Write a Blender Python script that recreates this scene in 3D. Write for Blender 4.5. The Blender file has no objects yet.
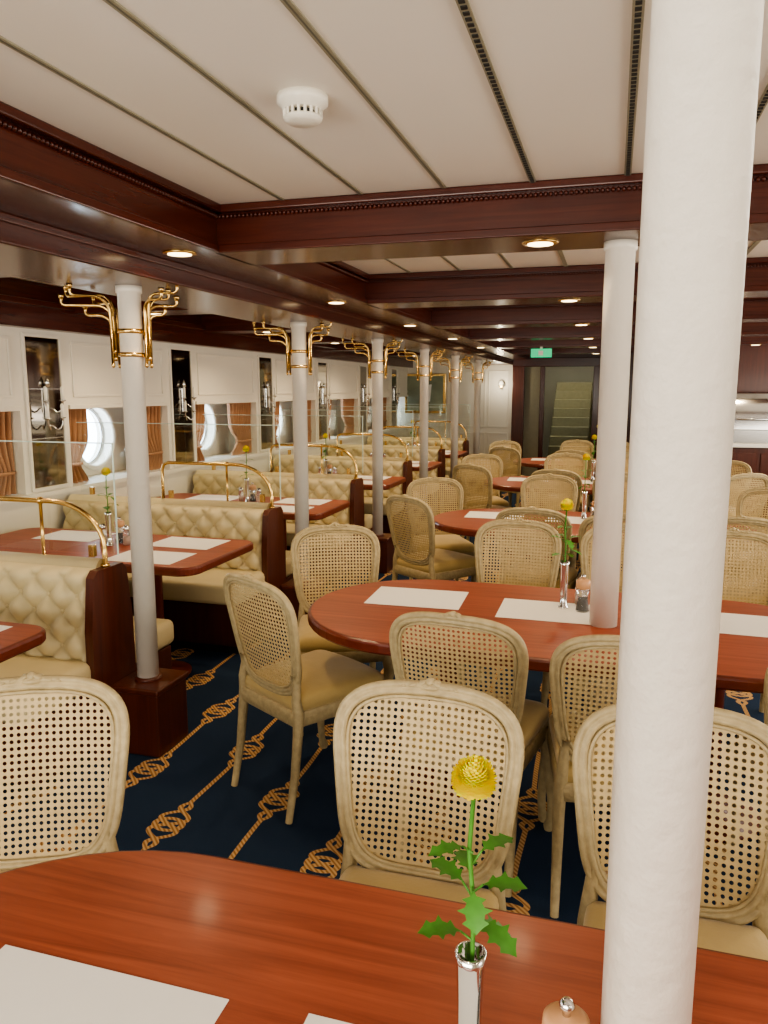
import bpy, bmesh, math, random
from mathutils import Vector, Matrix
random.seed(4)
PI=math.pi
# ------------------------------------------------------------------ materials
class NT:
    def __init__(s,mat):
        s.t=mat.node_tree; s.n=s.t.nodes; s.l=s.t.links
    def new(s,ty,**k):
        n=s.n.new(ty)
        for a,b in k.items(): setattr(n,a,b)
        return n
    def put(s,sock,v):
        if isinstance(v,(int,float)): sock.default_value=v
        elif isinstance(v,(tuple,list)): sock.default_value=v
        else: s.l.new(v,sock)
    def m(s,op,a,b=None,c=None):
        n=s.new('ShaderNodeMath',operation=op)
        s.put(n.inputs[0],a)
        if b is not None: s.put(n.inputs[1],b)
        if c is not None: s.put(n.inputs[2],c)
        return n.outputs[0]
    def mix(s,f,a,b):
        n=s.new('ShaderNodeMix',data_type='RGBA')
        s.put(n.inputs[0],f); s.put(n.inputs[6],a); s.put(n.inputs[7],b)
        return n.outputs[2]
def c4(c): return (c[0],c[1],c[2],1.0)
def base(name,col=(.5,.5,.5),rough=.5,metal=0,coat=0,spec=.5,noise=0,nscale=20,bump=0,bscale=60,sheen=0,emis=None,estr=0,trans=0,ior=1.45,sss=0):
    m=bpy.data.materials.new(name); m.use_nodes=True
    nt=NT(m); p=nt.n['Principled BSDF']
    p.inputs['Base Color'].default_value=c4(col); p.inputs['Roughness'].default_value=rough
    p.inputs['Metallic'].default_value=metal; p.inputs['Coat Weight'].default_value=coat
    p.inputs['Coat Roughness'].default_value=.08
    p.inputs['Specular IOR Level'].default_value=spec; p.inputs['Sheen Weight'].default_value=sheen
    p.inputs['Transmission Weight'].default_value=trans; p.inputs['IOR'].default_value=ior
    if sss: p.inputs['Subsurface Weight'].default_value=sss; p.inputs['Subsurface Scale'].default_value=.01
    if emis: p.inputs['Emission Color'].default_value=c4(emis); p.inputs['Emission Strength'].default_value=estr
    tc=nt.new('ShaderNodeTexCoord')
    if noise>0:
        n=nt.new('ShaderNodeTexNoise'); n.inputs['Scale'].default_value=nscale; n.inputs['Detail'].default_value=5
        nt.l.new(tc.outputs['Object'],n.inputs['Vector'])
        d=tuple(max(0,x*(1-noise)) for x in col)+(1,); l=tuple(min(1,x*(1+noise)) for x in col)+(1,)
        o=nt.mix(n.outputs['Fac'],d,l); nt.l.new(o,p.inputs['Base Color'])
    if bump>0:
        n=nt.new('ShaderNodeTexNoise'); n.inputs['Scale'].default_value=bscale; n.inputs['Detail'].default_value=4
        nt.l.new(tc.outputs['Object'],n.inputs['Vector'])
        b=nt.new('ShaderNodeBump'); b.inputs['Strength'].default_value=bump; b.inputs['Distance'].default_value=.01
        nt.l.new(n.outputs['Fac'],b.inputs['Height']); nt.l.new(b.outputs[0],p.inputs['Normal'])
    return m
def wood(name,c1,c2,axis='Y',rough=.3,coat=.6,fine=1.0,spec=.5):
    m=bpy.data.materials.new(name); m.use_nodes=True
    nt=NT(m); p=nt.n['Principled BSDF']
    tc=nt.new('ShaderNodeTexCoord'); mp=nt.new('ShaderNodeMapping')
    sc={'X':(1.2,22,22),'Y':(22,1.2,22),'Z':(22,22,1.2)}[axis]
    mp.inputs['Scale'].default_value=tuple(x*fine for x in sc)
    nt.l.new(tc.outputs['Object'],mp.inputs['Vector'])
    n=nt.new('ShaderNodeTexNoise'); n.inputs['Scale'].default_value=1.6; n.inputs['Detail'].default_value=9
    n.inputs['Roughness'].default_value=.65; n.inputs['Distortion'].default_value=.7
    nt.l.new(mp.outputs[0],n.inputs['Vector'])
    n2=nt.new('ShaderNodeTexNoise'); n2.inputs['Scale'].default_value=1.7; nt.l.new(tc.outputs['Object'],n2.inputs['Vector'])
    r=nt.new('ShaderNodeValToRGB'); r.color_ramp.elements[0].position=.3; r.color_ramp.elements[1].position=.72
    r.color_ramp.elements[0].color=c4(c1); r.color_ramp.elements[1].color=c4(c2)
    nt.l.new(n.outputs['Fac'],r.inputs[0])
    f=nt.m('MULTIPLY',n2.outputs['Fac'],.35)
    nt.l.new(nt.mix(f,r.outputs[0],c4(tuple(x*.6 for x in c1))),p.inputs['Base Color'])
    p.inputs['Roughness'].default_value=rough; p.inputs['Coat Weight'].default_value=coat; p.inputs['Coat Roughness'].default_value=.12
    p.inputs['Specular IOR Level'].default_value=spec
    return m
MAHO=wood('mahogany_beam',(.044,.0068,.003),(.105,.020,.0085),'Y',.27,.2,spec=.4)
MAHOX=wood('mahogany_beam_cross',(.044,.0068,.003),(.105,.020,.0085),'X',.27,.2,spec=.4)
MAHOZ=wood('mahogany_panel',(.060,.011,.005),(.13,.028,.012),'Z',.35,.2)
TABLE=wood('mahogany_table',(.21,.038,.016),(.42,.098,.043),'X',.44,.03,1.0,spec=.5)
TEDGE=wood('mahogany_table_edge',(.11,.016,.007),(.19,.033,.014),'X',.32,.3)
CREAM=base('ceiling_cream',(.82,.77,.68),.6,noise=.03,nscale=2)
WHITE=base('white_panel',(.76,.72,.63),.45,noise=.04,nscale=3)
PAINT=base('white_column_paint',(.79,.74,.65),.38,bump=.2,bscale=40,noise=.03)
BATTEN=base('batten_grey',(.30,.28,.20),.5,noise=.1)
BATTEN2=base('batten_groove',(.13,.12,.085),.5,noise=.1)
DARK=base('dark_slot',(.02,.018,.015),.7,noise=.1)
BRASS=base('brass',(.70,.48,.19),.26,metal=1,noise=.08,nscale=30)
STEEL=base('polished_steel',(.62,.62,.62),.18,metal=1,noise=.05)
CHROME=base('chrome',(.75,.75,.75),.08,metal=1,noise=.02)
MIRROR=base('dark_mirror',(.34,.31,.27),.05,metal=1,noise=.15,nscale=4)
FRAME=base('chair_limed_wood',(.42,.335,.185),.5,noise=.36,nscale=40,bump=.3,bscale=90)
CANE=base('chair_cane',(.53,.40,.20),.55,noise=.22,nscale=50)
VELVET=base('gold_velvet',(.48,.35,.14),.75,noise=.18,nscale=9,sheen=.3,bump=.1,bscale=120)
BOOTH=base('cream_upholstery',(.64,.54,.32),.5,noise=.08,nscale=10,bump=.08,bscale=150)
CURT=base('curtain_tan',(.40,.21,.11),.8,noise=.18,nscale=10)
PAPER=base('menu_paper',(.85,.83,.78),.7,noise=.02)
GREEN=base('leaf_green',(.065,.22,.028),.5,noise=.35,nscale=60)
YEL=base('petal_yellow',(1.0,.82,.015),.7,noise=.03,nscale=90,sss=.5)
LWOOD=base('pepper_mill_wood',(.55,.30,.15),.4,noise=.15,nscale=40)
GLASSY=base('shaker_glass',(.9,.9,.9),.05,trans=.9,noise=.02)
PINK=base('salt_fill',(.75,.55,.45),.5,noise=.2)
PLAST=base('plastic_white',(.78,.74,.64),.4,noise=.02)
EXITG=base('exit_sign_green',(.01,.30,.12),.4,emis=(.02,.7,.28),estr=.8,noise=.1)
LAMP=base('downlight_glow',(1,.85,.6),.4,emis=(1,.78,.45),estr=7,noise=.01)
CANDLE=base('sconce_candle',(.85,.82,.72),.4,noise=.02)
STEPM=base('stair_carpet',(.25,.22,.12),.9,noise=.15)
STWALL=base('stairwell_wall',(.42,.37,.25),.7,noise=.08,nscale=3)
PICT=base('seascape_canvas',(.24,.27,.19),.5,noise=.7,nscale=3)
GEDGE=base('glass_edge',(.62,.74,.68),.2,noise=.05)
def glass_mat():
    m=bpy.data.materials.new('partition_glass'); m.use_nodes=True; nt=NT(m)
    nt.n.remove(nt.n['Principled BSDF'])
    tr=nt.new('ShaderNodeBsdfTransparent'); tr.inputs[0].default_value=(.94,.97,.95,1)
    gl=nt.new('ShaderNodeBsdfGlossy'); gl.inputs['Roughness'].default_value=.02
    lw=nt.new('ShaderNodeLayerWeight'); lw.inputs[0].default_value=.5
    f=nt.m('ADD',.07,nt.m('MULTIPLY',nt.m('POWER',lw.outputs['Facing'],4),.6))
    mx=nt.new('ShaderNodeMixShader'); nt.l.new(f,mx.inputs[0]); nt.l.new(tr.outputs[0],mx.inputs[1]); nt.l.new(gl.outputs[0],mx.inputs[2])
    nt.l.new(mx.outputs[0],nt.n['Material Output'].inputs[0]); return m
GLASS=glass_mat()
def carpet():
    m=bpy.data.materials.new('navy_rope_carpet'); m.use_nodes=True; nt=NT(m); p=nt.n['Principled BSDF']; M=nt.m
    tc=nt.new('ShaderNodeTexCoord'); sp=nt.new('ShaderNodeSeparateXYZ'); nt.l.new(tc.outputs['Object'],sp.inputs[0])
    X,Y=sp.outputs[0],sp.outputs[1]
    u=M('DIVIDE',M('ADD',X,1.9),.33); i=M('FLOOR',M('ADD',u,.5)); x0=M('MULTIPLY',M('SUBTRACT',u,i),.33)
    off=M('ADD',M('MULTIPLY',i,.29),.155)
    v=M('ADD',M('DIVIDE',M('SUBTRACT',Y,off),.65),.5)
    yl=M('MULTIPLY',M('SUBTRACT',M('FRACT',v),.5),.65)
    x=M('SUBTRACT',x0,M('MULTIPLY',M('SINE',M('MULTIPLY',Y,7)),.006))
    def absd(a,b): return M('ABSOLUTE',M('SUBTRACT',a,b))
    W=.0104
    def strand(amp,kk,ph,lim):
        q=M('DIVIDE',yl,lim); env=M('MULTIPLY',M('MAXIMUM',M('SUBTRACT',1,M('MULTIPLY',q,q)),0),amp)
        arg=M('ADD',M('MULTIPLY',yl,kk),ph)
        xx=M('MULTIPLY',env,M('SINE',arg)); g=M('MULTIPLY',M('MULTIPLY',env,M('COSINE',arg)),kk)
        w=M('MULTIPLY',M('SQRT',M('ADD',1,M('MULTIPLY',g,g))),W)
        return M('LESS_THAN',absd(x,xx),w)
    k=M('MAXIMUM',strand(.062,2*PI/.20,0,.165),strand(-.062,2*PI/.20,0,.165))
    def ring(cy,rx,ry):
        a=M('DIVIDE',x,rx); b=M('DIVIDE',M('SUBTRACT',yl,cy),ry)
        r=M('SQRT',M('ADD',M('MULTIPLY',a,a),M('MULTIPLY',b,b)))
        return M('LESS_THAN',absd(r,1),W/min(rx,ry)*.9)
    k=M('MAXIMUM',k,ring(0,.056,.040))
    tw=M('ADD',M('MULTIPLY',M('SINE',M('ADD',M('MULTIPLY',Y,300),M('MULTIPLY',x,300))),.5),.5)
    gold=nt.mix(tw,(.32,.16,.065,1),(.62,.41,.20,1))
    n=nt.new('ShaderNodeTexNoise'); n.inputs['Scale'].default_value=250; nt.l.new(tc.outputs['Object'],n.inputs['Vector'])
    blue=nt.mix(n.outputs['Fac'],(.011,.022,.048,1),(.028,.050,.10,1))
    nt.l.new(nt.mix(k,blue,gold),p.inputs['Base Color']); p.inputs['Roughness'].default_value=.95; p.inputs['Specular IOR Level'].default_value=.1
    b=nt.new('ShaderNodeBump'); b.inputs['Strength'].default_value=.4; b.inputs['Distance'].default_value=.004; nt.l.new(n.outputs['Fac'],b.inputs['Height']); nt.l.new(b.outputs[0],p.inputs['Normal'])
    return m
CARPET=carpet()
# ------------------------------------------------------------------ mesh builder
class MB:
    def __init__(s): s.v=[];s.f=[];s.m=[];s.s=[];s.mats=[]
    def mi(s,mat):
        if mat not in s.mats: s.mats.append(mat)
        return s.mats.index(mat)
    def add(s,vs,fs,mat,smooth=False):
        o=len(s.v); k=s.mi(mat); s.v+= [tuple(v) for v in vs]
        for f in fs: s.f.append(tuple(a+o for a in f)); s.m.append(k); s.s.append(smooth)
    def box(s,x0,x1,y0,y1,z0,z1,mat,bev=0):
        if bev<=0:
            v=[(x,y,z) for z in(z0,z1) for y in(y0,y1) for x in(x0,x1)]
            s.add(v,[(0,2,3,1),(4,5,7,6),(0,1,5,4),(2,6,7,3),(0,4,6,2),(1,3,7,5)],mat); return
        bm=bmesh.new(); bmesh.ops.create_cube(bm,size=1)
        for v in bm.verts: v.co=Vector(((x0+x1)/2+v.co.x*(x1-x0),(y0+y1)/2+v.co.y*(y1-y0),(z0+z1)/2+v.co.z*(z1-z0)))
        bmesh.ops.bevel(bm,geom=bm.edges[:],offset=bev,segments=3,profile=.5,affect='EDGES')
        bm.verts.index_update(); s.add([v.co for v in bm.verts],[[v.index for v in f.verts] for f in bm.faces],mat,bev>.02); bm.free()
    def tube(s,path,rad,mat,seg=10,closed=False,up=None,sec=None,smooth=True):
        P=[Vector(p) for p in path]; n=len(P)
        if isinstance(rad,(int,float)): rad=[rad]*n
        vs=[];prev=None
        if sec is None: sec=[(math.cos(2*PI*k/seg),math.sin(2*PI*k/seg)) for k in range(seg)]
        K=len(sec)
        for i in range(n):
            if closed: t=P[(i+1)%n]-P[i-1]
            else: t=P[min(i+1,n-1)]-P[max(i-1,0)]
            t.normalize()
            if up is not None: a=t.cross(Vector(up)).normalized()
            else:
                if prev is None:
                    r=Vector((0,0,1)) if abs(t.z)<.9 else Vector((1,0,0)); a=t.cross(r).normalized()
                else: a=(prev-t*prev.dot(t)).normalized()
                prev=a
            b=a.cross(t)
            for (p,q) in sec: vs.append(P[i]+a*p*rad[i]+b*q*rad[i])
        fs=[]
        for i in range(n if closed else n-1):
            j=(i+1)%n
            for k in range(K): k2=(k+1)%K; fs.append((i*K+k,i*K+k2,j*K+k2,j*K+k))
        if not closed: fs.append(tuple(range(K))); fs.append(tuple((n-1)*K+k for k in reversed(range(K))))
        s.add(vs,fs,mat,smooth)
    def lathe(s,prof,c,mat,seg=24,smooth=True):
        vs=[];fs=[];n=len(prof)
        for (r,z) in prof:
            for k in range(seg): a=2*PI*k/seg; vs.append((c[0]+r*math.cos(a),c[1]+r*math.sin(a),c[2]+z))
        for i in range(n-1):
            for k in range(seg): k2=(k+1)%seg; fs.append((i*seg+k,i*seg+k2,(i+1)*seg+k2,(i+1)*seg+k))
        fs.append(tuple(reversed(range(seg)))); fs.append(tuple((n-1)*seg+k for k in range(seg)))
        s.add(vs,fs,mat,smooth)
    def ell(s,c,r,mat,seg=10,rings=6,rot=None):
        vs=[];fs=[]
        for i in range(rings+1):
            th=PI*i/rings
            for k in range(seg):
                a=2*PI*k/seg; v=Vector((r[0]*math.sin(th)*math.cos(a),r[1]*math.sin(th)*math.sin(a),r[2]*math.cos(th)))
                if rot: v=rot@v
                vs.append(Vector(c)+v)
        for i in range(rings):
            for k in range(seg): k2=(k+1)%seg; fs.append((i*seg+k,(i+1)*seg+k,(i+1)*seg+k2,i*seg+k2))
        s.add(vs,fs,mat,True)
    def plate(s,out,rings,mat,edgemat=None,smooth=False):
        n=len(out);N=[]
        for i in range(n):
            a=Vector(out[i-1]);b=Vector(out[(i+1)%n]); t=(b-a).normalized(); N.append(Vector((t.y,-t.x)))
        vs=[]
        for (ins,z) in rings:
            for i in range(n): vs.append((out[i][0]-N[i].x*ins,out[i][1]-N[i].y*ins,z))
        fs=[]
        for r in range(len(rings)-1):
            for i in range(n): j=(i+1)%n; fs.append((r*n+i,r*n+j,(r+1)*n+j,(r+1)*n+i))
        s.add(vs,fs,edgemat or mat,smooth)
        L=len(rings)-1
        s.add([vs[i] for i in range(n)],[tuple(reversed(range(n)))],edgemat or mat)
        s.add([vs[L*n+i] for i in range(n)],[tuple(range(n))],mat)
    def dome(s,out,rings,mat):
        n=len(out); cx=sum(p[0] for p in out)/n; cy=sum(p[1] for p in out)/n
        vs=[];fs=[]
        for (k,z) in rings:
            for p in out: vs.append((cx+(p[0]-cx)*k,cy+(p[1]-cy)*k,z))
        for r in range(len(rings)-1):
            for i in range(n): j=(i+1)%n; fs.append((r*n+i,r*n+j,(r+1)*n+j,(r+1)*n+i))
        L=len(rings)-1; vs.append((cx,cy,rings[-1][1]+.0005))
        for i in range(n): fs.append((L*n+i,L*n+(i+1)%n,len(vs)-1))
        s.add(vs,fs,mat,True)
    def mesh(s,name):
        me=bpy.data.meshes.new(name); me.from_pydata(s.v,[],s.f)
        for m in s.mats: me.materials.append(m)
        me.polygons.foreach_set('material_index',s.m); me.polygons.foreach_set('use_smooth',s.s); me.update(); return me
    def obj(s,name,loc=(0,0,0),rz=0): return put(s.mesh(name),name,loc,rz)
def put(me,name,loc=(0,0,0),rz=0):
    o=bpy.data.objects.new(name,me); o.location=loc; o.rotation_euler=(0,0,rz); bpy.context.scene.collection.objects.link(o); return o
def rrect(x0,x1,y0,y1,r,seg=8):
    o=[]
    for (cx,cy,a0) in ((x1-r,y0+r,-90),(x1-r,y1-r,0),(x0+r,y1-r,90),(x0+r,y0+r,180)):
        for k in range(seg+1): a=math.radians(a0+90*k/seg); o.append((cx+r*math.cos(a),cy+r*math.sin(a)))
    return o
_c={}
def cnt(n):
    c=_c.get(n,0); _c[n]=c+1; return n if c==0 else '%s.%03d'%(n,c)
# ------------------------------------------------------------------ dimensions
H=1.66; ZC=2.36; ZB=2.185; ZS=2.097
BAY=1.79; XW=-3.8; XH=-4.15; XR=3.2; Y0=-2.2; Y1=14.5
b=MB(); b.box(XH-.1,XR+.1,Y0-.1,Y1+4,-.1,0,CARPET); b.obj('floor')
b=MB(); b.box(XH-.1,XR+.1,Y0-.1,Y1+.1,ZC,ZC+.1,CREAM); b.obj('ceiling')
b=MB()
xs=[-1.22+.308*k for k in range(15)]
for i,x in enumerate(xs):
    b.box(x-.009,x+.009,Y0,Y1,ZC-.004,ZC+.001,BATTEN)
    if 3<=i<=6:
        b.box(x-.011,x+.011,Y0,Y1,ZC-.006,ZC-.003,BATTEN)
        y=-.5
        while y<2.8: b.box(x-.006,x+.006,y,y+.012,ZC-.0085,ZC-.0055,DARK); y+=.024
    else: b.box(x-.002,x+.002,Y0,Y1,ZC-.005,ZC-.003,BATTEN2)
b.obj('trim_ceiling_battens')
def rope(b,p0,p1,r,mat):
    p0=Vector(p0);p1=Vector(p1);L=(p1-p0).length;d=(p1-p0)/L;n=int(L/.017)
    for i in range(n):
        c=p0+d*(i+.5)*.017
        b.ell(c,(r,r,r),mat,5,3)
beamY=[-.76,2.82,4.72,6.55,8.36,10.15,11.95]
for y in beamY:
    b=MB(); x0=-1.52
    b.box(x0,XR,y,y+.31,ZB,ZC,MAHOX)
    for (yy0,yy1) in ((y-.03,y),(y+.31,y+.34)):
        b.box(x0,XR,yy0,yy1,ZC-.03,ZC,MAHOX,.006)
    b.box(x0,XR,y-.010,y,ZB,ZB+.03,MAHOX,.004); b.box(x0,XR,y+.31,y+.32,ZB,ZB+.03,MAHOX,.004)
    if 0<y<7: rope(b,(x0,y-.008,ZC-.042),(2,y-.008,ZC-.042),.009,MAHOX)
    b.obj(cnt('beam_cross'))
    b=MB(); b.box(XW+.1,-2.6,y,y+.31,ZB,ZC,MAHOX); b.box(XW+.1,-2.6,y-.03,y+.34,ZC-.035,ZC,MAHOX)
    b.obj(cnt('beam_booth'))
b=MB()
b.box(-2.6,-1.51,Y0,Y1,ZB,ZC,MAHO); b.box(-1.51,-1.475,Y0,Y1,ZC-.03,ZC,MAHO,.006)
b.box(-1.51,-1.498,Y0,Y1,ZB,ZB+.03,MAHO,.004)
rope(b,(-1.500,0,ZC-.042),(-1.500,7,ZC-.042),.009,MAHO)
b.box(-2.30,-1.80,Y0,Y1,ZS,ZB+.002,MAHO,.008); b.box(-1.80,-1.785,Y0,Y1,ZB-.025,ZB+.001,MAHO,.004)
b.obj('beam_longitudinal')
b=MB(); b.box(XW,XW+.10,Y0,Y1,2.06,ZC,MAHO,.006); b.box(XW,XW+.14,Y0,Y1,2.20,2.24,MAHO,.006); b.obj('trim_cornice_left')
# ------------------------------------------------------------------ left wall
def frame_yz(b,x,y0,y1,z0,z1,w,t,mat):
    b.box(x,x+t,y0,y1,z0,z0+w,mat,.003);b.box(x,x+t,y0,y1,z1-w,z1,mat,.003)
    b.box(x,x+t,y0,y0+w,z0+w,z1-w,mat,.003);b.box(x,x+t,y1-w,y1,z0+w,z1-w,mat,.003)
mc=[4.52+BAY*k for k in range(-3,6)]
b=MB()
b.box(XW-.06,XW,Y0,Y1,0,.93,WHITE)
b.box(XW-.06,XW,Y0,Y1,1.53,2.36,WHITE)
b.box(XH,XW+.03,Y0,Y1,.92,.95,WHITE)
for y in mc:
    b.box(XH,XW,y-.24,y+.24,.95,1.53,WHITE)
    frame_yz(b,XW,y-.19,y+.19,.96,2.03,.022,.018,WHITE)
    frame_yz(b,XW,y+.30,y+BAY-.30,1.60,2.00,.02,.012,WHITE)
    b.box(XW-.001,XW+.02,y+.24,y+BAY-.24,1.515,1.545,WHITE,.003)
b.obj('wall_left')
b=MB(); R=.25; zp=1.27; N=32
pcs=[5.50+BAY*k for k in range(-4,6)]
for y in pcs:
    y0=max(y-BAY/2,Y0);y1=min(y+BAY/2,Y1)
    if y-.3<Y0: b.box(XH-.002,XH,Y0,y1,0,2.4,WHITE); continue
    sq=[];ci=[]
    for q in range(N):
        a=2*PI*q/N; c,s_=math.cos(a),math.sin(a); m=max(abs(c),abs(s_)); 
        sq.append((XH,y+.3*c/m,zp+.3*s_/m)); ci.append((XH,y+R*c,zp+R*s_))
    out=[(XH-.16,p[1],p[2]) for p in ci]
    vs=sq+ci+out; fs=[]
    for q in range(N):
        r=(q+1)%N; fs.append((q,r,N+r,N+q)); fs.append((N+q,N+r,2*N+r,2*N+q))
    b.add(vs,fs,WHITE)
    b.box(XH-.002,XH,y0,y-.3,0,2.4,WHITE); b.box(XH-.002,XH,y+.3,y1,0,2.4,WHITE)
    b.box(XH-.002,XH,y-.3,y+.3,0,zp-.3,WHITE); b.box(XH-.002,XH,y-.3,y+.3,zp+.3,2.4,WHITE)
if pcs[-1]+BAY/2<Y1: b.box(XH-.002,XH,pcs[-1]+BAY/2,Y1,0,2.4,WHITE)
b.obj('wall_hull_left')
n=1
for y in pcs:
    if y<.0: continue
    b=MB(); b.tube([(XH+.004,y+(R+.012)*math.cos(2*PI*q/40),zp+(R+.012)*math.sin(2*PI*q/40)) for q in range(40)],.022,PLAST,8,True)
    b.tube([(XH-.10,y+(R-.012)*math.cos(2*PI*q/40),zp+(R-.012)*math.sin(2*PI*q/40)) for q in range(40)],.014,STEEL,8,True)
    b.obj('window_%d'%n); n+=1
def curtain(y0,y1,flip):
    b=MB(); nx=80; nz=16; vs=[];fs=[]; nf=max(4,int((y1-y0)/.055))
    for i in range(nx+1):
        u=i/nx
        for j in range(nz+1):
            w=j/nz; z=.955+w*.565
            pinch=1-.36*math.exp(-((w-.26)/.18)**2)
            yy=(y0+(y1-y0)*u*pinch) if not flip else (y1-(y1-y0)*u*pinch)
            ph=u*2*PI*nf
            vs.append((XW-.085+.034*(math.sin(ph)+.25*math.sin(2*ph+w*3))*(.65+.35*w),yy,z))
    for i in range(nx):
        for j in range(nz): a=i*(nz+1)+j; fs.append((a,a+1,a+nz+2,a+nz+1))
    b.add(vs,fs,CURT,True)
    b.tube([(XW-.085,min(y0,y1),1.525),(XW-.085,max(y0,y1),1.525)],.008,BRASS,8)
    zt=.955+.26*.565; yb=(y0+(y1-y0)*.32) if not flip else (y1-(y1-y0)*.32)
    ww=(y1-y0)*.33
    b.tube([(XW-.085+.048*math.cos(2*PI*q/20),yb+ww*math.sin(2*PI*q/20),zt) for q in range(20)],.012,CURT,6,True)
    return b
for y in mc:
    for (a,c,fl) in ((y+.25,y+.55,False),(y+BAY-.70,y+BAY-.25,True)):
        if a<2.0 or c>Y1: continue
        curtain(a,c,fl).obj(cnt('curtain'))
def sconce_mesh():
    b=MB(); b.box(.0,.012,-.02,.02,-.10,.12,STEEL,.004)
    for s in(-1,1):
        for (dz,r) in((0,.085),(-.12,.075)):
            path=[(.01,0,dz-.02)]+[(.03+.04*math.sin(t),s*(r*t/1.57),dz-.05*math.sin(2*t)) for t in [i*.26 for i in range(1,7)]]
            e=Vector(path[-1]); b.tube(path+[tuple(e+Vector((0,0,.03)))],.006,STEEL,6)
            b.lathe([(.006,0),(.02,.008),(.024,.014),(.01,.016)],tuple(e+Vector((0,0,.02))),STEEL,12)
            b.lathe([(.011,0),(.011,.085),(.004,.095)],tuple(e+Vector((0,0,.035))),CANDLE,10)
    b.lathe([(.0,.12),(.02,.13),(.012,.17),(.0,.20)],(.02,0,0),STEEL,10)
    return b.mesh('wall_sconce')
scm=sconce_mesh()
for y in mc:
    if y<.5 or y>Y1: continue
    b=MB(); b.box(XW+.001,XW+.008,y-.168,y+.168,.982,2.008,MIRROR)
    for z in (1.32,1.66): b.box(XW+.006,XW+.011,y-.168,y+.168,z-.003,z+.003,STEEL)
    b.obj(cnt('wall_mirror'))
    put(scm,cnt('wall_sconce'),(XW+.011,y,1.55))
# ------------------------------------------------------------------ other walls
b=MB(); b.box(XR,XR+.1,Y0,Y1,0,ZC,WHITE)
for q in range(9): frame_yz(b,XR-.012,Y0+.2+q*1.8,Y0+1.8+q*1.8,1.0,2.0,.02,.012,WHITE); frame_yz(b,XR-.012,Y0+.2+q*1.8,Y0+1.8+q*1.8,.15,.85,.02,.012,WHITE)
b.obj('wall_right')
b=MB(); b.box(XH,XR,Y0-.1,Y0,0,ZC,WHITE); b.obj('wall_front')
b=MB()
b.box(XH,-1.80,Y1,Y1+.1,0,ZC,WHITE); b.box(-.08,XR,Y1,Y1+.1,0,ZC,MAHOZ); b.box(-1.80,-.08,Y1,Y1+.1,2.22,ZC,MAHOZ)
for (x0,x1) in ((-3.7,-3.0),(-2.95,-2.3),(-2.25,-1.87)):
    for (z0,z1) in ((.15,.85),(.95,2.0)):
        b.box(x0,x1,Y1-.012,Y1,z0,z0+.025,WHITE,.003); b.box(x0,x1,Y1-.012,Y1,z1-.025,z1,WHITE,.003)
        b.box(x0,x0+.025,Y1-.012,Y1,z0+.02,z1-.02,WHITE,.003); b.box(x1-.025,x1,Y1-.012,Y1,z0+.02,z1-.02,WHITE,.003)
b.obj('wall_back')
b=MB()
b.box(-1.80,-1.58,Y1-.06,Y1+.1,0,2.1,MAHOZ,.01); b.box(-.36,-.08,Y1-.06,Y1+.1,0,2.1,MAHOZ,.01); b.box(-1.80,-.08,Y1-.08,Y1+.1,2.06,2.22,MAHOX,.01)
b.box(-1.30,-1.22,Y1-.02,Y1+.1,0,2.06,MAHOZ,.008)
b.box(-1.58,-1.30,Y1+.02,Y1+.05,0,2.06,BATTEN)
b.obj('door_1')
b=MB()
b.box(-1.95,-1.85,Y1+.11,Y1+4,0,2.8,STWALL); b.box(-.05,.05,Y1+.11,Y1+4,0,2.8,STWALL); b.box(-1.95,.05,Y1+3.9,Y1+4,0,2.8,STWALL); b.box(-1.95,.05,Y1+.11,Y1+4,2.8,2.9,STWALL)
b.obj('wall_stairwell')
b=MB()
for q in range(10): b.box(-1.20,-.45,Y1+.5+.26*q,Y1+.5+.26*(q+1),0,.18*(q+1),STEPM,.01)
b.obj('staircase')
b=MB(); b.box(-3.85,-3.05,Y1-.05,Y1-.013,1.2,1.95,BRASS,.01); b.box(-3.80,-3.10,Y1-.056,Y1-.045,1.25,1.90,PICT)
vs=[(-3.5,Y1-.058,1.42),(-3.35,Y1-.058,1.42),(-3.32,Y1-.058,1.75),(-3.48,Y1-.058,1.72)]; b.add(vs,[(0,1,2,3)],PAPER); b.obj('framed_ship_painting')
b=MB(); b.box(-.905-.13,-.905+.13,10.10,10.14,2.055,2.165,EXITG,.006); b.box(-.92,-.89,10.11,10.13,2.16,2.19,PLAST)
b.box(-.94,-.88,10.096,10.101,2.08,2.14,PAPER); b.obj('exit_sign')
b=MB(); b.lathe([(.05,0),(.055,.04),(.03,.09),(.0,.10)],(-2.0,Y1-.08,1.72),CANDLE,16); b.box(-2.02,-1.98,Y1-.1,Y1,1.68,1.72,BRASS); b.obj('wall_lamp')
b=MB(); b.box(.9,XR,11.3,11.4,0,ZC,MAHOZ); b.box(.9,1.0,11.22,11.3,0,ZC-.01,MAHOZ,.01)
for x in(1.5,2.1,2.7): b.box(x-.02,x+.02,11.28,11.3,1.7,ZC-.02,MAHOZ,.005)
b.obj('wall_pantry')
BYF=10.75
b=MB(); b.box(1.15,3.1,BYF,11.2,0,.92,MAHOZ,.01); b.box(1.12,3.12,BYF-.04,11.22,.92,.97,PAPER,.008)
for q in range(3): b.box(1.2+.63*q,1.78+.63*q,BYF-.015,BYF,.1,.85,MAHOZ,.006)
b.obj('buffet_counter')
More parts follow.
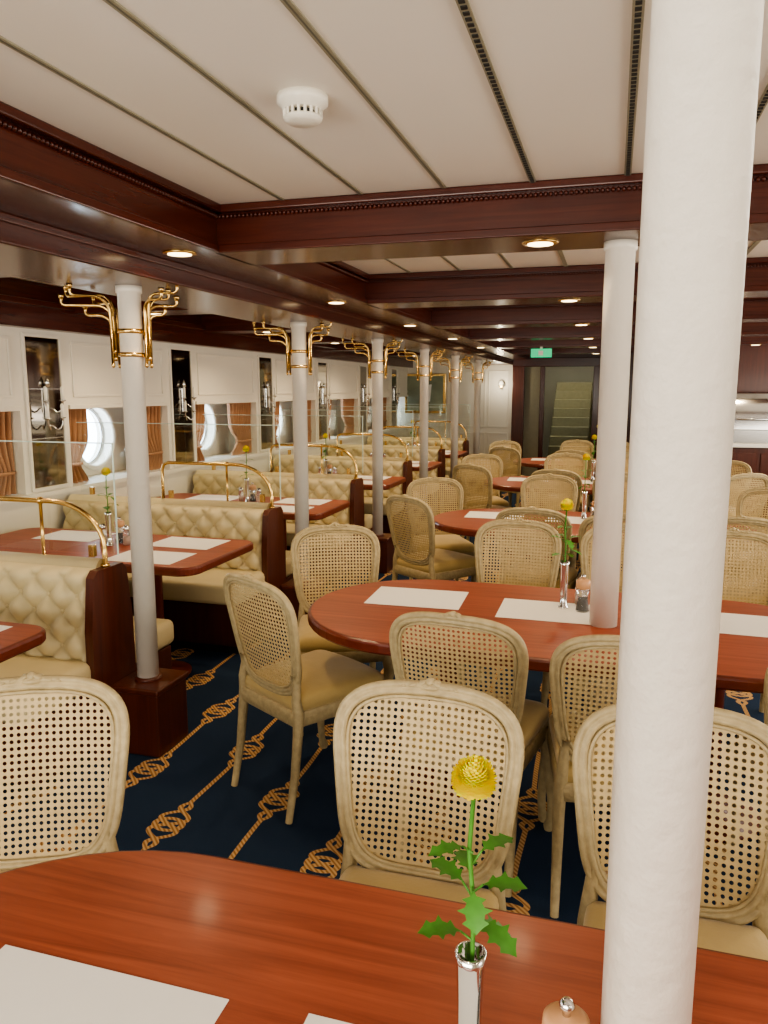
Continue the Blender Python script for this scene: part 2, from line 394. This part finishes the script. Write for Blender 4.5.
for q in range(2):
    b=MB(); x0=1.38+.8*q; vs=[];n=14
    for i in range(n+1):
        a=PI*i/n; vs+=[(x0,10.96-.20*math.cos(a),1.14+.48*math.sin(a)),(x0+.68,10.96-.20*math.cos(a),1.14+.48*math.sin(a))]
    b.add(vs,[(2*i,2*i+1,2*i+3,2*i+2) for i in range(n)],STEEL,True); b.add([vs[2*i] for i in range(n+1)],[tuple(range(n+1))],STEEL); b.add([vs[2*i+1] for i in range(n+1)],[tuple(reversed(range(n+1)))],STEEL)
    b.box(x0-.02,x0+.70,10.74,11.18,.97,1.15,STEEL,.01); b.tube([(x0+.1,10.78,1.28),(x0+.1,10.72,1.28),(x0+.58,10.72,1.28),(x0+.58,10.78,1.28)],.01,CHROME,8)
    b.obj(cnt('roll_top_chafing_dish'))
# ------------------------------------------------------------------ columns
def column(x,y,z0,z1,r,plinth):
    b=MB(); b.lathe([(r,z0),(r,z1-.03),(r+.006,z1-.028),(r+.006,z1)],(x,y,0),PAINT,40)
    if plinth:
        b.box(x-.115,x+.125,y-.125,y+.125,0,.30,MAHOZ,.008); b.box(x-.115,x+.135,y-.135,y+.135,.295,.325,MAHOZ,.008)
        b.lathe([(r+.012,.32),(r+.012,.335),(r,.34)],(x,y,0),MAHOZ,24)
    b.obj(cnt('column'))
colY=[-.6,1.2,2.98,4.87,6.67,8.46,10.22,12.0]
for y in colY: column(-2.03,y,.32,ZS,.049,True)
for (x,y,z) in ((.0725,.905,ZC),(.0,3.03,ZB),(.0,5.35,ZC),(.0,7.68,ZC),(0,10.3,ZB)): column(x,y,0,z,.053,False)
def lampmesh():
    b=MB(); rc=.053
    for z in(-.19,-.29): b.lathe([(rc,-.010),(rc+.004,-.007),(rc+.004,.007),(rc,.010)],(0,0,z),BRASS,24)
    for base_a,sc in ((PI*1.07,1.0),(PI*.12,.55)):
        for q,(da,rr,hh) in enumerate(((-.5,.26,.02),(-.22,.33,.05),(.12,.29,.0),(.42,.24,.035),(0,.20,-.04))):
            rr=.09+(rr-.09)*sc; da=da*1.1
            a=base_a+da; d=Vector((math.cos(a),math.sin(a),0)); s0=Vector((math.cos(base_a+da*.6),math.sin(base_a+da*.6),0))
            r0=.070+.010*(q%2); top=-.03+hh-.05; P=[s0*r0+Vector((0,0,-.335+.03*(q%3)))]
            P.append(s0*(r0+.002)+Vector((0,0,top-.09)))
            Rr=.07 if sc>.9 else .05
            for t in range(7):
                th=PI/2*t/6
                P.append((s0.lerp(d,t/6)).normalized()*(r0+.002+Rr*(1-math.cos(th)))+Vector((0,0,top-Rr+Rr*math.sin(th))))
            rr2=max(rr-.02,r0+Rr+.012)
            P.append(d*rr2+Vector((0,0,top)))
            for t in range(1,5):
                th=PI/2*t/4; P.append(d*(rr2+.018*math.sin(th))+Vector((0,0,top+.018*(1-math.cos(th)))))
            e=P[-1]+Vector((0,0,.012)); P.append(e)
            b.tube(P,.0066,BRASS,8)
            b.lathe([(.0,0),(.009,0),(.011,.004),(.0135,.016),(.0,.016)],tuple(e),BRASS,12)
            b.ell(P[0],(.009,.009,.012),BRASS,8,5)
    return b.mesh('brass_column_lamp')
lm=lampmesh()
for y in colY:
    if y<2.5: continue
    put(lm,cnt('brass_column_lamp'),(-2.03,y,ZS))
b=MB(); b.lathe([(.062,-.006),(.066,-.004),(.066,0)],(0,0,0),BRASS,24); b.lathe([(.0,-.008),(.046,-.008),(.046,-.0065)],(0,0,0),LAMP,24); dm=b.mesh('ceiling_downlight')
DL=[(-1.65,2.77+BAY*q) for q in range(0,6)]+[(x,y+.13) for y in beamY for x in (-.28,1.6)]+[(-3.1,y+.15) for y in beamY]  # last row, over the booths, is added to brighten the left wall
for (x,y) in DL:
    put(dm,cnt('ceiling_downlight'),(x,y,ZB))
    L=bpy.data.lights.new('downlight_lamp','SPOT'); L.energy=(30 if y<4 else 46); L.color=(1,.76,.46); L.spot_size=2.6; L.spot_blend=.7; L.shadow_soft_size=.05
    o=bpy.data.objects.new(cnt('downlight_lamp'),L); o.location=(x,y,ZB-.02); bpy.context.scene.collection.objects.link(o)
b=MB(); b.lathe([(.062,0),(.062,-.018),(.052,-.024),(.050,-.032),(.044,-.034)],(0,0,0),PLAST,32)
for q in range(18):
    a=2*PI*q/18; b.box(.044*math.cos(a)-.003,.044*math.cos(a)+.003,.044*math.sin(a)-.003,.044*math.sin(a)+.003,-.050,-.03,PLAST)
b.lathe([(.030,-.03),(.030,-.05)],(0,0,0),DARK,20); b.lathe([(.047,-.048),(.047,-.054),(.036,-.062),(.0,-.064)],(0,0,0),PLAST,32)
b.obj('smoke_detector',(-.755,1.86,ZC))
# ------------------------------------------------------------------ dining chair
def chair_mesh():
    b=MB(); A=.213;B=.213;ZM=.706;n=4.2
    def tap(z): return .985+.24*(z-ZM)/B*.5
    def by(x,z): return -.215-.19*(z-.48)+.45*x*x
    def pt(th,s=1):
        c,s_=math.cos(th),math.sin(th)
        x=math.copysign(abs(c)**(2/n),c)*A*s; z=math.copysign(abs(s_)**(2/n),s_)*B*s
        x*=tap(ZM+z); z+= .014*math.cos(PI*x/(2*A))*(z/B) if z>0 else .010*math.cos(PI*x/(2*A))*(z/B)
        return x,ZM+z
    M=72
    path=[]
    for i in range(M): x,z=pt(2*PI*i/M); path.append((x,by(x,z),z))
    sec=[(-1,-.35),(-.75,-.85),(-.35,-1),(-.12,-.62),(.12,-.62),(.35,-1),(.75,-.85),(1,-.35),(1,.35),(.75,.85),(.35,1),(.12,.62),(-.12,.62),(-.35,1),(-.75,.85),(-1,.35)]
    sec=[(p*.0175,q*.0135) for p,q in sec]
    b.tube(path,1,FRAME,closed=True,up=(0,1,.19),sec=sec)
    for dy in(.006,-.006):
        b.tube([(x,by(x,z)+dy,z) for (x,z) in [pt(2*PI*i/M,.91) for i in range(M)]],.005,FRAME,6,closed=True,up=(0,1,.19))
    p=.0168; hr=.0050; vs=[];fs=[]
    def mp(x,z):
        zz=(z-ZM)/(B*.93); xx=x/(A*.93*tap(z)); r=(abs(xx)**n+abs(zz)**n)
        s=r**(-1/n) if r>1 else 1
        return (x*s,by(x*s,ZM+(z-ZM)*s),ZM+(z-ZM)*s),r
    for i in range(-14,15):
        for j in range(-14,15):
            cx,cz=i*p,ZM+j*p
            if mp(cx,cz)[1]>1.25: continue
            o=len(vs)
            for (dx,dz) in ((1,0),(1,1),(0,1),(-1,1),(-1,0),(-1,-1),(0,-1),(1,-1)):
                vs.append(mp(cx+dx*p/2,cz+dz*p/2)[0])
            for q in range(8):
                a=q*PI/4; vs.append(mp(cx+hr*math.cos(a),cz+hr*math.sin(a))[0])
            for q in range(8): r=(q+1)%8; fs.append((o+q,o+r,o+8+r,o+8+q))
    b.add(vs,fs,CANE)
    # crest carving: shell, leaves and scrolls
    for (x,z,rx,rz,an) in ((0,.950,.012,.011,0),(.018,.947,.016,.007,-.5),(-.018,.947,.016,.007,.5),(.043,.942,.018,.0055,-.25),(-.043,.942,.018,.0055,.25),(.066,.939,.010,.006,-.1),(-.066,.939,.010,.006,.1),(0,.938,.03,.009,0)):
        b.ell((x,by(x,z)+.003,z),(rx,.0155,rz),FRAME,8,6,Matrix.Rotation(-an,3,'Y'))
    for s in(-1,1):
        b.tube([(s*.176,by(.17,.60),.58),(s*.180,by(.17,.54),.54),(s*.185,-.222,.48),(s*.190,-.215,.42),(s*.192,-.222,.34),(s*.193,-.24,.18),(s*.195,-.275,.0)],[.014,.017,.019,.022,.020,.017,.014],FRAME,10)
        b.tube([(s*.205,.195,.42),(s*.222,.212,.375),(s*.226,.218,.33),(s*.215,.208,.24),(s*.205,.200,.12),(s*.207,.207,.05),(s*.212,.220,.018),(s*.213,.222,.0)],[.026,.032,.029,.021,.016,.015,.021,.016],FRAME,12)
    def seat(fr,rr,d0,d1,bow,cr=.05):
        cs=[(-rr,d0,.02),(rr,d0,.02),(fr,d1,cr),(-fr,d1,cr)]; pts=[]
        for i,(x,y,r) in enumerate(cs):
            p0=Vector(cs[i-1][:2]);p=Vector((x,y));p1=Vector(cs[(i+1)%4][:2])
            a=p+(p0-p).normalized()*r; c=p+(p1-p).normalized()*r
            for t in range(7):
                t/=6; q=a*(1-t)**2+p*2*t*(1-t)+c*t*t; pts.append(q)
            nx=p1+(p-p1).normalized()*cs[(i+1)%4][2]
            for t in range(1,8): pts.append(c.lerp(nx,t/8))
        out=[]
        for q in pts:
            if q.y>d1-.06: q=Vector((q.x,q.y+bow*math.cos(PI/2*min(1,abs(q.x)/fr))))
            out.append((q.x,q.y))
        return out
    b.dome(seat(.235,.198,-.235,.225,.02),[(.97,.370),(1,.378),(1,.415),(.985,.427),(.97,.431)],FRAME)
    b.dome(seat(.228,.190,-.222,.220,.02),[(.97,.428),(1.0,.438),(1.012,.455),(.995,.472),(.94,.487),(.82,.496),(.6,.502),(.3,.505)],VELVET)
    return b.mesh('dining_chair')
CM=chair_mesh()
def chair(x,y,fx,fy): put(CM,cnt('dining_chair'),(x,y,0),math.atan2(fy,fx)-PI/2)
chair(-1.24,1.24,.42,-.90); chair(-.40,1.455,.0,-1); chair(.19,1.49,.03,-1); chair(.75,1.46,0,-1)
TY=[.75,3.06,5.39,7.72,10.05]
for i,y in enumerate(TY[1:]):
    j=lambda a: random.uniform(-a,a)*(0 if i==0 else 1)
    chair(-1.16+j(.03),y-.19+j(.03),.51+j(.1),.86)
    chair(-1.27+j(.03),y+.45+j(.03),.40+j(.1),-.92)
    chair(-.425+j(.02),y-.424+j(.03),.12+j(.05),1); chair(.065+j(.02),y-.49+j(.03),-.08+j(.05),1); chair(.70+j(.03),y-.42,j(.08),1)
    chair(-.47+j(.03),y+.86+j(.03),j(.08),-1); chair(.10+j(.03),y+.86+j(.03),j(.08),-1); chair(.62,y+(.86 if i<3 else .8),j(.08),-1)
    chair(1.0,y-.30,-.5,.86); 
    if i<3: chair(1.03,y+.45,-.4,-.92)
# ------------------------------------------------------------------ dining tables
def track(x0,x1,y,r,seg=24):
    o=[]
    for q in range(seg+1): a=-PI/2+PI*q/seg; o.append((x1+r*math.cos(a),y+r*math.sin(a)))
    for q in range(seg+1): a=PI/2+PI*q/seg; o.append((x0+r*math.cos(a),y+r*math.sin(a)))
    return o
RG=[(.02,.700),(.006,.704),(.0,.712),(.0,.738),(.003,.745),(.009,.749),(.014,.75)]
for i,y in enumerate(TY):
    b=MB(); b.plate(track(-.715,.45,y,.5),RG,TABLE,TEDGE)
    for x in(-.62,.42):
        b.lathe([(.20,0),(.20,.015),(.05,.04),(.04,.06),(.04,.62),(.06,.66),(.16,.69),(.16,.70)],(x,y,0),TEDGE,24)
    b.obj(cnt('dining_table'))
def paper(x,y,rz=0,z=.7505):
    b=MB(); b.box(-.205,.205,-.145,.145,0,.0012,PAPER); b.obj(cnt('placemat_paper'),(x,y,z),rz)
paper(-.72,.775,.0); paper(-.185,.785,.0)
for y in TY[1:]:
    paper(-.79,y+.14,.03); paper(-.215,y+.09,.0); paper(.45,y+.12,-.03)
def leaf(b,base,d,n,L,W):
    d=Vector(d).normalized(); n=Vector(n); n=(n-d*n.dot(d)).normalized(); s=d.cross(n)
    prof=[(0,.03),(.12,.10),(.22,.42),(.30,.26),(.42,.34),(.50,.62),(.58,.34),(.70,.30),(.78,.46),(.88,.20),(1.0,.0)]
    vs=[];fs=[]
    for (t,w) in prof:
        c=Vector(base)+d*L*t-n*(.35*L*t*t)
        vs+= [c+s*w*W+n*.12*w*W+d*L*.04, c, c-s*w*W+n*.12*w*W+d*L*.04]
    for i in range(len(prof)-1): fs+=[(3*i,3*i+1,3*i+4,3*i+3),(3*i+1,3*i+2,3*i+5,3*i+4)]
    b.add(vs,fs,GREEN,True)
def vase_mesh():
    b=MB(); b.lathe([(.022,0),(.022,.006),(.015,.012),(.014,.06),(.016,.13),(.0185,.185),(.020,.20),(.0175,.20),(.014,.15),(.0,.14)],(0,0,0),CHROME,28)
    st=[(.0,.0,.14),(.003,.002,.20),(.002,.0,.27),(-.004,.002,.34),(.0,.0,.415)]
    b.tube(st,.0030,GREEN,8)
    for (z,a,L,W,up) in ((.225,3.1,.052,.038,.35),(.235,.3,.050,.040,-.2),(.25,5.4,.055,.038,.0),(.285,2.4,.048,.034,.6),(.29,5.9,.052,.036,.45),(.33,.4,.048,.030,.4),(.345,3.4,.045,.028,.3),(.30,4.6,.045,.036,-.5),(.30,1.6,.045,.034,.3)):
        d=Vector((math.cos(a),math.sin(a),up)); leaf(b,Vector((0,0,z))+d*.012,d,(0,0,1),L,W)
        b.tube([(0,0,z-.008),tuple(Vector((0,0,z))+d*.014)],.0015,GREEN,5)
    C=Vector((0,0,.436)); N=420; g=PI*(3-5**.5)
    b.ell(C,(.020,.020,.017),YEL,14,10)
    b.lathe([(.004,-.024),(.012,-.018),(.014,-.012)],tuple(C),GREEN,12)
    for i in range(N):
        z=1-1.75*(i+.5)/N; r=math.sqrt(max(0,1-z*z)); a=i*g; d=Vector((r*math.cos(a),r*math.sin(a),z*.85)).normalized()
        t=Vector((-math.sin(a),math.cos(a),0)); L=.0258+.004*(1-z)*.5+random.uniform(-.002,.0015)
        p0=C+d*.012; p1=C+d*L*.82; p2=C+d*L+Vector((0,0,.002)); w=.0034
        b.add([p0-t*w*.5,p0+t*w*.5,p1+t*w,p2+t*w*.5,p2-t*w*.5,p1-t*w],[(0,1,2,5),(5,2,3,4)],YEL,True)
    return b.mesh('chrysanthemum_vase')
VM=vase_mesh()
def mill_mesh():
    b=MB(); b.lathe([(.026,0),(.028,.004),(.026,.02),(.020,.05),(.021,.075),(.027,.088),(.0275,.092)],(0,0,0),GLASSY,24)
    b.lathe([(.018,.004),(.016,.05),(.017,.06)],(0,0,0),DARK,16)
    b.lathe([(.0265,.092),(.0265,.096)],(0,0,0),STEEL,24); b.lathe([(.028,.096),(.030,.11),(.029,.128),(.022,.134),(.0,.135)],(0,0,0),LWOOD,24)
    b.lathe([(.006,.134),(.005,.139),(.009,.144),(.010,.149),(.006,.155),(.0,.156)],(0,0,0),CHROME,16); return b.mesh('pepper_mill')
def salt_mesh():
    b=MB(); b.lathe([(.019,0),(.021,.004),(.021,.07),(.016,.085),(.015,.09)],(0,0,0),GLASSY,20); b.lathe([(.017,.003),(.017,.05)],(0,0,0),PINK,16)
    b.lathe([(.0165,.088),(.018,.092),(.018,.108),(.010,.118),(.0,.12)],(0,0,0),STEEL,20); return b.mesh('salt_shaker')
MM=mill_mesh(); SM=salt_mesh()
put(VM,cnt('chrysanthemum_vase'),(-.143,.875,.7517),.4); put(MM,cnt('pepper_mill'),(-.022,.882,.7517))
for i,y in enumerate(TY[1:]):
    put(VM,cnt('chrysanthemum_vase'),(-.164,y+.155,.7517),i*1.3+.8); put(MM,cnt('pepper_mill'),(-.085,y+.13,.7517)); put(SM,cnt('salt_shaker'),(-.10,y+.23,.7517))
# ------------------------------------------------------------------ booth benches
BZ=.868; X1=-2.145
def tuft(b,x0,x1,z0,z1,yf,sgn,mat):
    nx=int((x1-x0)/.0105); nz=44; px=.15; pz=.15; vs=[];fs=[]
    for i in range(nx+1):
        for j in range(nz+1):
            x=x0+(x1-x0)*i/nx; z=z0+(z1-z0)*j/nz
            p=x/px+z/pz; q=x/px-z/pz
            h=(abs(math.sin(PI*p))*abs(math.sin(PI*q)))**.42
            e=min(1,min(x-x0,x1-x)/.03,min(z-z0,z1-z)/.035); e=max(0,e); e=math.sqrt(1-(1-e)**2)
            vs.append((x,yf+sgn*((.035+h*.045)*e+(z1-z)*.10),z))
    for i in range(nx):
        for j in range(nz): a=i*(nz+1)+j; f=(a,a+1,a+nz+2,a+nz+1); fs.append(f if sgn>0 else tuple(reversed(f)))
    b.add(vs,fs,mat,True)
    for pi_ in range(int((x0/px+z0/pz)-2),int((x1/px+z1/pz)+2)):
        for qi in range(int((x0/px-z1/pz)-2),int((x1/px-z0/pz)+2)):
            x=(pi_+qi)*px/2; z=(pi_-qi)*pz/2
            if x0+.04<x<x1-.04 and z0+.03<z<z1-.05:
                b.ell((x,yf+sgn*(.044+(z1-z)*.10),z),(.010,.007,.010),mat,8,5)
def bench_mesh():
    b=MB(); x0=-3.76;x1=X1-.04
    b.box(x0,x1,-.085,.085,.30,BZ-.02,MAHOZ)
    for s in(-1,1):
        tuft(b,x0,x1,.45,BZ,s*.05,s,BOOTH)
        ya,yb=sorted((s*.10,s*.55))
        b.box(x0,x1+.02,ya,yb,.33,.465,BOOTH,.035)
        ya,yb=sorted((s*.05,s*.51))
        b.box(x0,x1+.01,ya,yb,.06,.33,MAHOZ,.004)
        ya,yb=sorted((s*.05,s*.47)); b.box(x0,x1-.02,ya,yb,0,.06,DARK)
    b.tube([(x0,0,BZ-.015),(x1,0,BZ-.015)],.050,BOOTH,16)
    pr=[(-.155,.0),(.155,.0),(.15,.60),(.12,BZ-.03),(.09,BZ),(-.09,BZ),(-.12,BZ-.03),(-.15,.60)]
    v=[(x1,p[0],p[1]) for p in pr]+[(x1+.04,p[0],p[1]) for p in pr]; n=len(pr)
    b.add(v,[tuple(range(n)),tuple(reversed(range(n,2*n)))]+[(i,n+i,n+(i+1)%n,(i+1)%n) for i in range(n)],MAHOZ)
    return b.mesh('booth_bench')
BM_=bench_mesh()
def rail_mesh():
    b=MB(); z0=BZ+.035; P=[(-3.0,0,z0),(-3.0,0,1.10),(-2.985,0,1.14),(-2.95,0,1.155),(-2.46,0,1.155)]
    for t in range(1,9):
        a=PI/2*t/8; P.append((-2.44+.27*math.sin(a),0,1.155-.20*(1-math.cos(a))))
    P.append((X1-.025,0,BZ)); b.tube(P,.0115,BRASS,12)
    for x in(-2.5,):
        b.tube([(x,0,z0),(x,0,1.155)],.008,BRASS,8); b.ell((x,0,1.155),(.018,.018,.018),BRASS,10,8)
    b.lathe([(.022,0),(.02,.012),(.013,.015)],(X1-.025,0,BZ),BRASS,14)
    return b.mesh('brass_bench_rail')
RM=rail_mesh()
b=MB(); b.add([(-3.70,.025,BZ+.05),(-2.12,.025,BZ+.05),(-2.12,.025,1.42),(-3.70,.025,1.42)],[(0,1,2,3)],GLASS)
b.box(-3.70,-2.12,.022,.028,1.42,1.425,GEDGE); b.box(-2.12,-2.115,.022,.028,BZ+.05,1.425,GEDGE)
for x in(-3.6,-2.95,-2.25): b.box(x-.015,x+.015,.008,.034,BZ+.035,BZ+.09,BRASS,.003)
GM=b.mesh('glass_partition')
benY=[2.90+BAY*q for q in range(-2,6)]
for y in benY:
    put(BM_,cnt('booth_bench'),(0,y,0)); put(RM,cnt('brass_bench_rail'),(0,y,0)); put(GM,cnt('glass_partition'),(0,y,0))
for q,y in enumerate(benY[:-1]):
    yc=y+BAY/2
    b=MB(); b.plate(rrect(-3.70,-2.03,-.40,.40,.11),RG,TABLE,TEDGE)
    for x in(-3.3,-2.5): b.lathe([(.18,0),(.18,.015),(.05,.04),(.035,.06),(.035,.62),(.06,.67),(.14,.69),(.14,.70)],(x,0,0),TEDGE,20)
    b.obj(cnt('booth_table'),(0,yc,0))
    paper(-2.40,yc-.2,.02); paper(-2.40,yc+.2,-.02); paper(-3.2,yc+.2,.02)
    put(VM,cnt('chrysanthemum_vase'),(-2.80,yc,.75),q); put(MM,cnt('pepper_mill'),(-2.80,yc+.1,.75)); put(SM,cnt('salt_shaker'),(-2.88,yc+.05,.75)); put(SM,cnt('salt_shaker'),(-2.72,yc+.05,.75))
# ------------------------------------------------------------------ lights
def area(n,loc,rot,sx,sy,e,col):
    L=bpy.data.lights.new(n,'AREA'); L.shape='RECTANGLE'; L.size=sx; L.size_y=sy; L.energy=e; L.color=col
    o=bpy.data.objects.new(n,L); o.location=loc; o.rotation_euler=rot; bpy.context.scene.collection.objects.link(o); return o
area('fill_behind_camera',(-1.2,Y0+.1,1.4),(PI/2,0,-.05),4,1.4,195,(1,.94,.84))  # added soft fill behind the camera; the wall there has no door
area('fill_right_wall',(XR-.1,5.5,1.5),(PI/2,0,PI/2),12,.9,225,(1,.92,.80))  # added fill along the right wall, which is built without windows
area('stairwell_lamp',(-.9,Y1+1.8,2.7),(0,0,0),.6,.6,14,(1,.92,.7))
L=bpy.data.lights.new('wall_lamp_bulb','POINT'); L.energy=9; L.color=(1,.88,.66); L.shadow_soft_size=.05
o=bpy.data.objects.new('wall_lamp_bulb',L); o.location=(-2.0,Y1-.35,1.75); bpy.context.scene.collection.objects.link(o)
w=bpy.data.worlds.new('World'); bpy.context.scene.world=w; w.use_nodes=True
w.node_tree.nodes['Background'].inputs[0].default_value=(.72,.85,1,1); w.node_tree.nodes['Background'].inputs[1].default_value=12
vs=bpy.context.scene.view_settings
try: vs.look='AgX - Medium High Contrast'
except Exception as e: print(e)
cd=bpy.data.cameras.new('camera'); cd.sensor_fit='VERTICAL'; cd.sensor_height=36; cd.lens=769*36/1024; cd.clip_start=.02
co=bpy.data.objects.new('camera',cd); co.location=(0,0,H); co.rotation_euler=(math.radians(90-9.09),0,math.radians(16.45))
bpy.context.scene.collection.objects.link(co); bpy.context.scene.camera=co
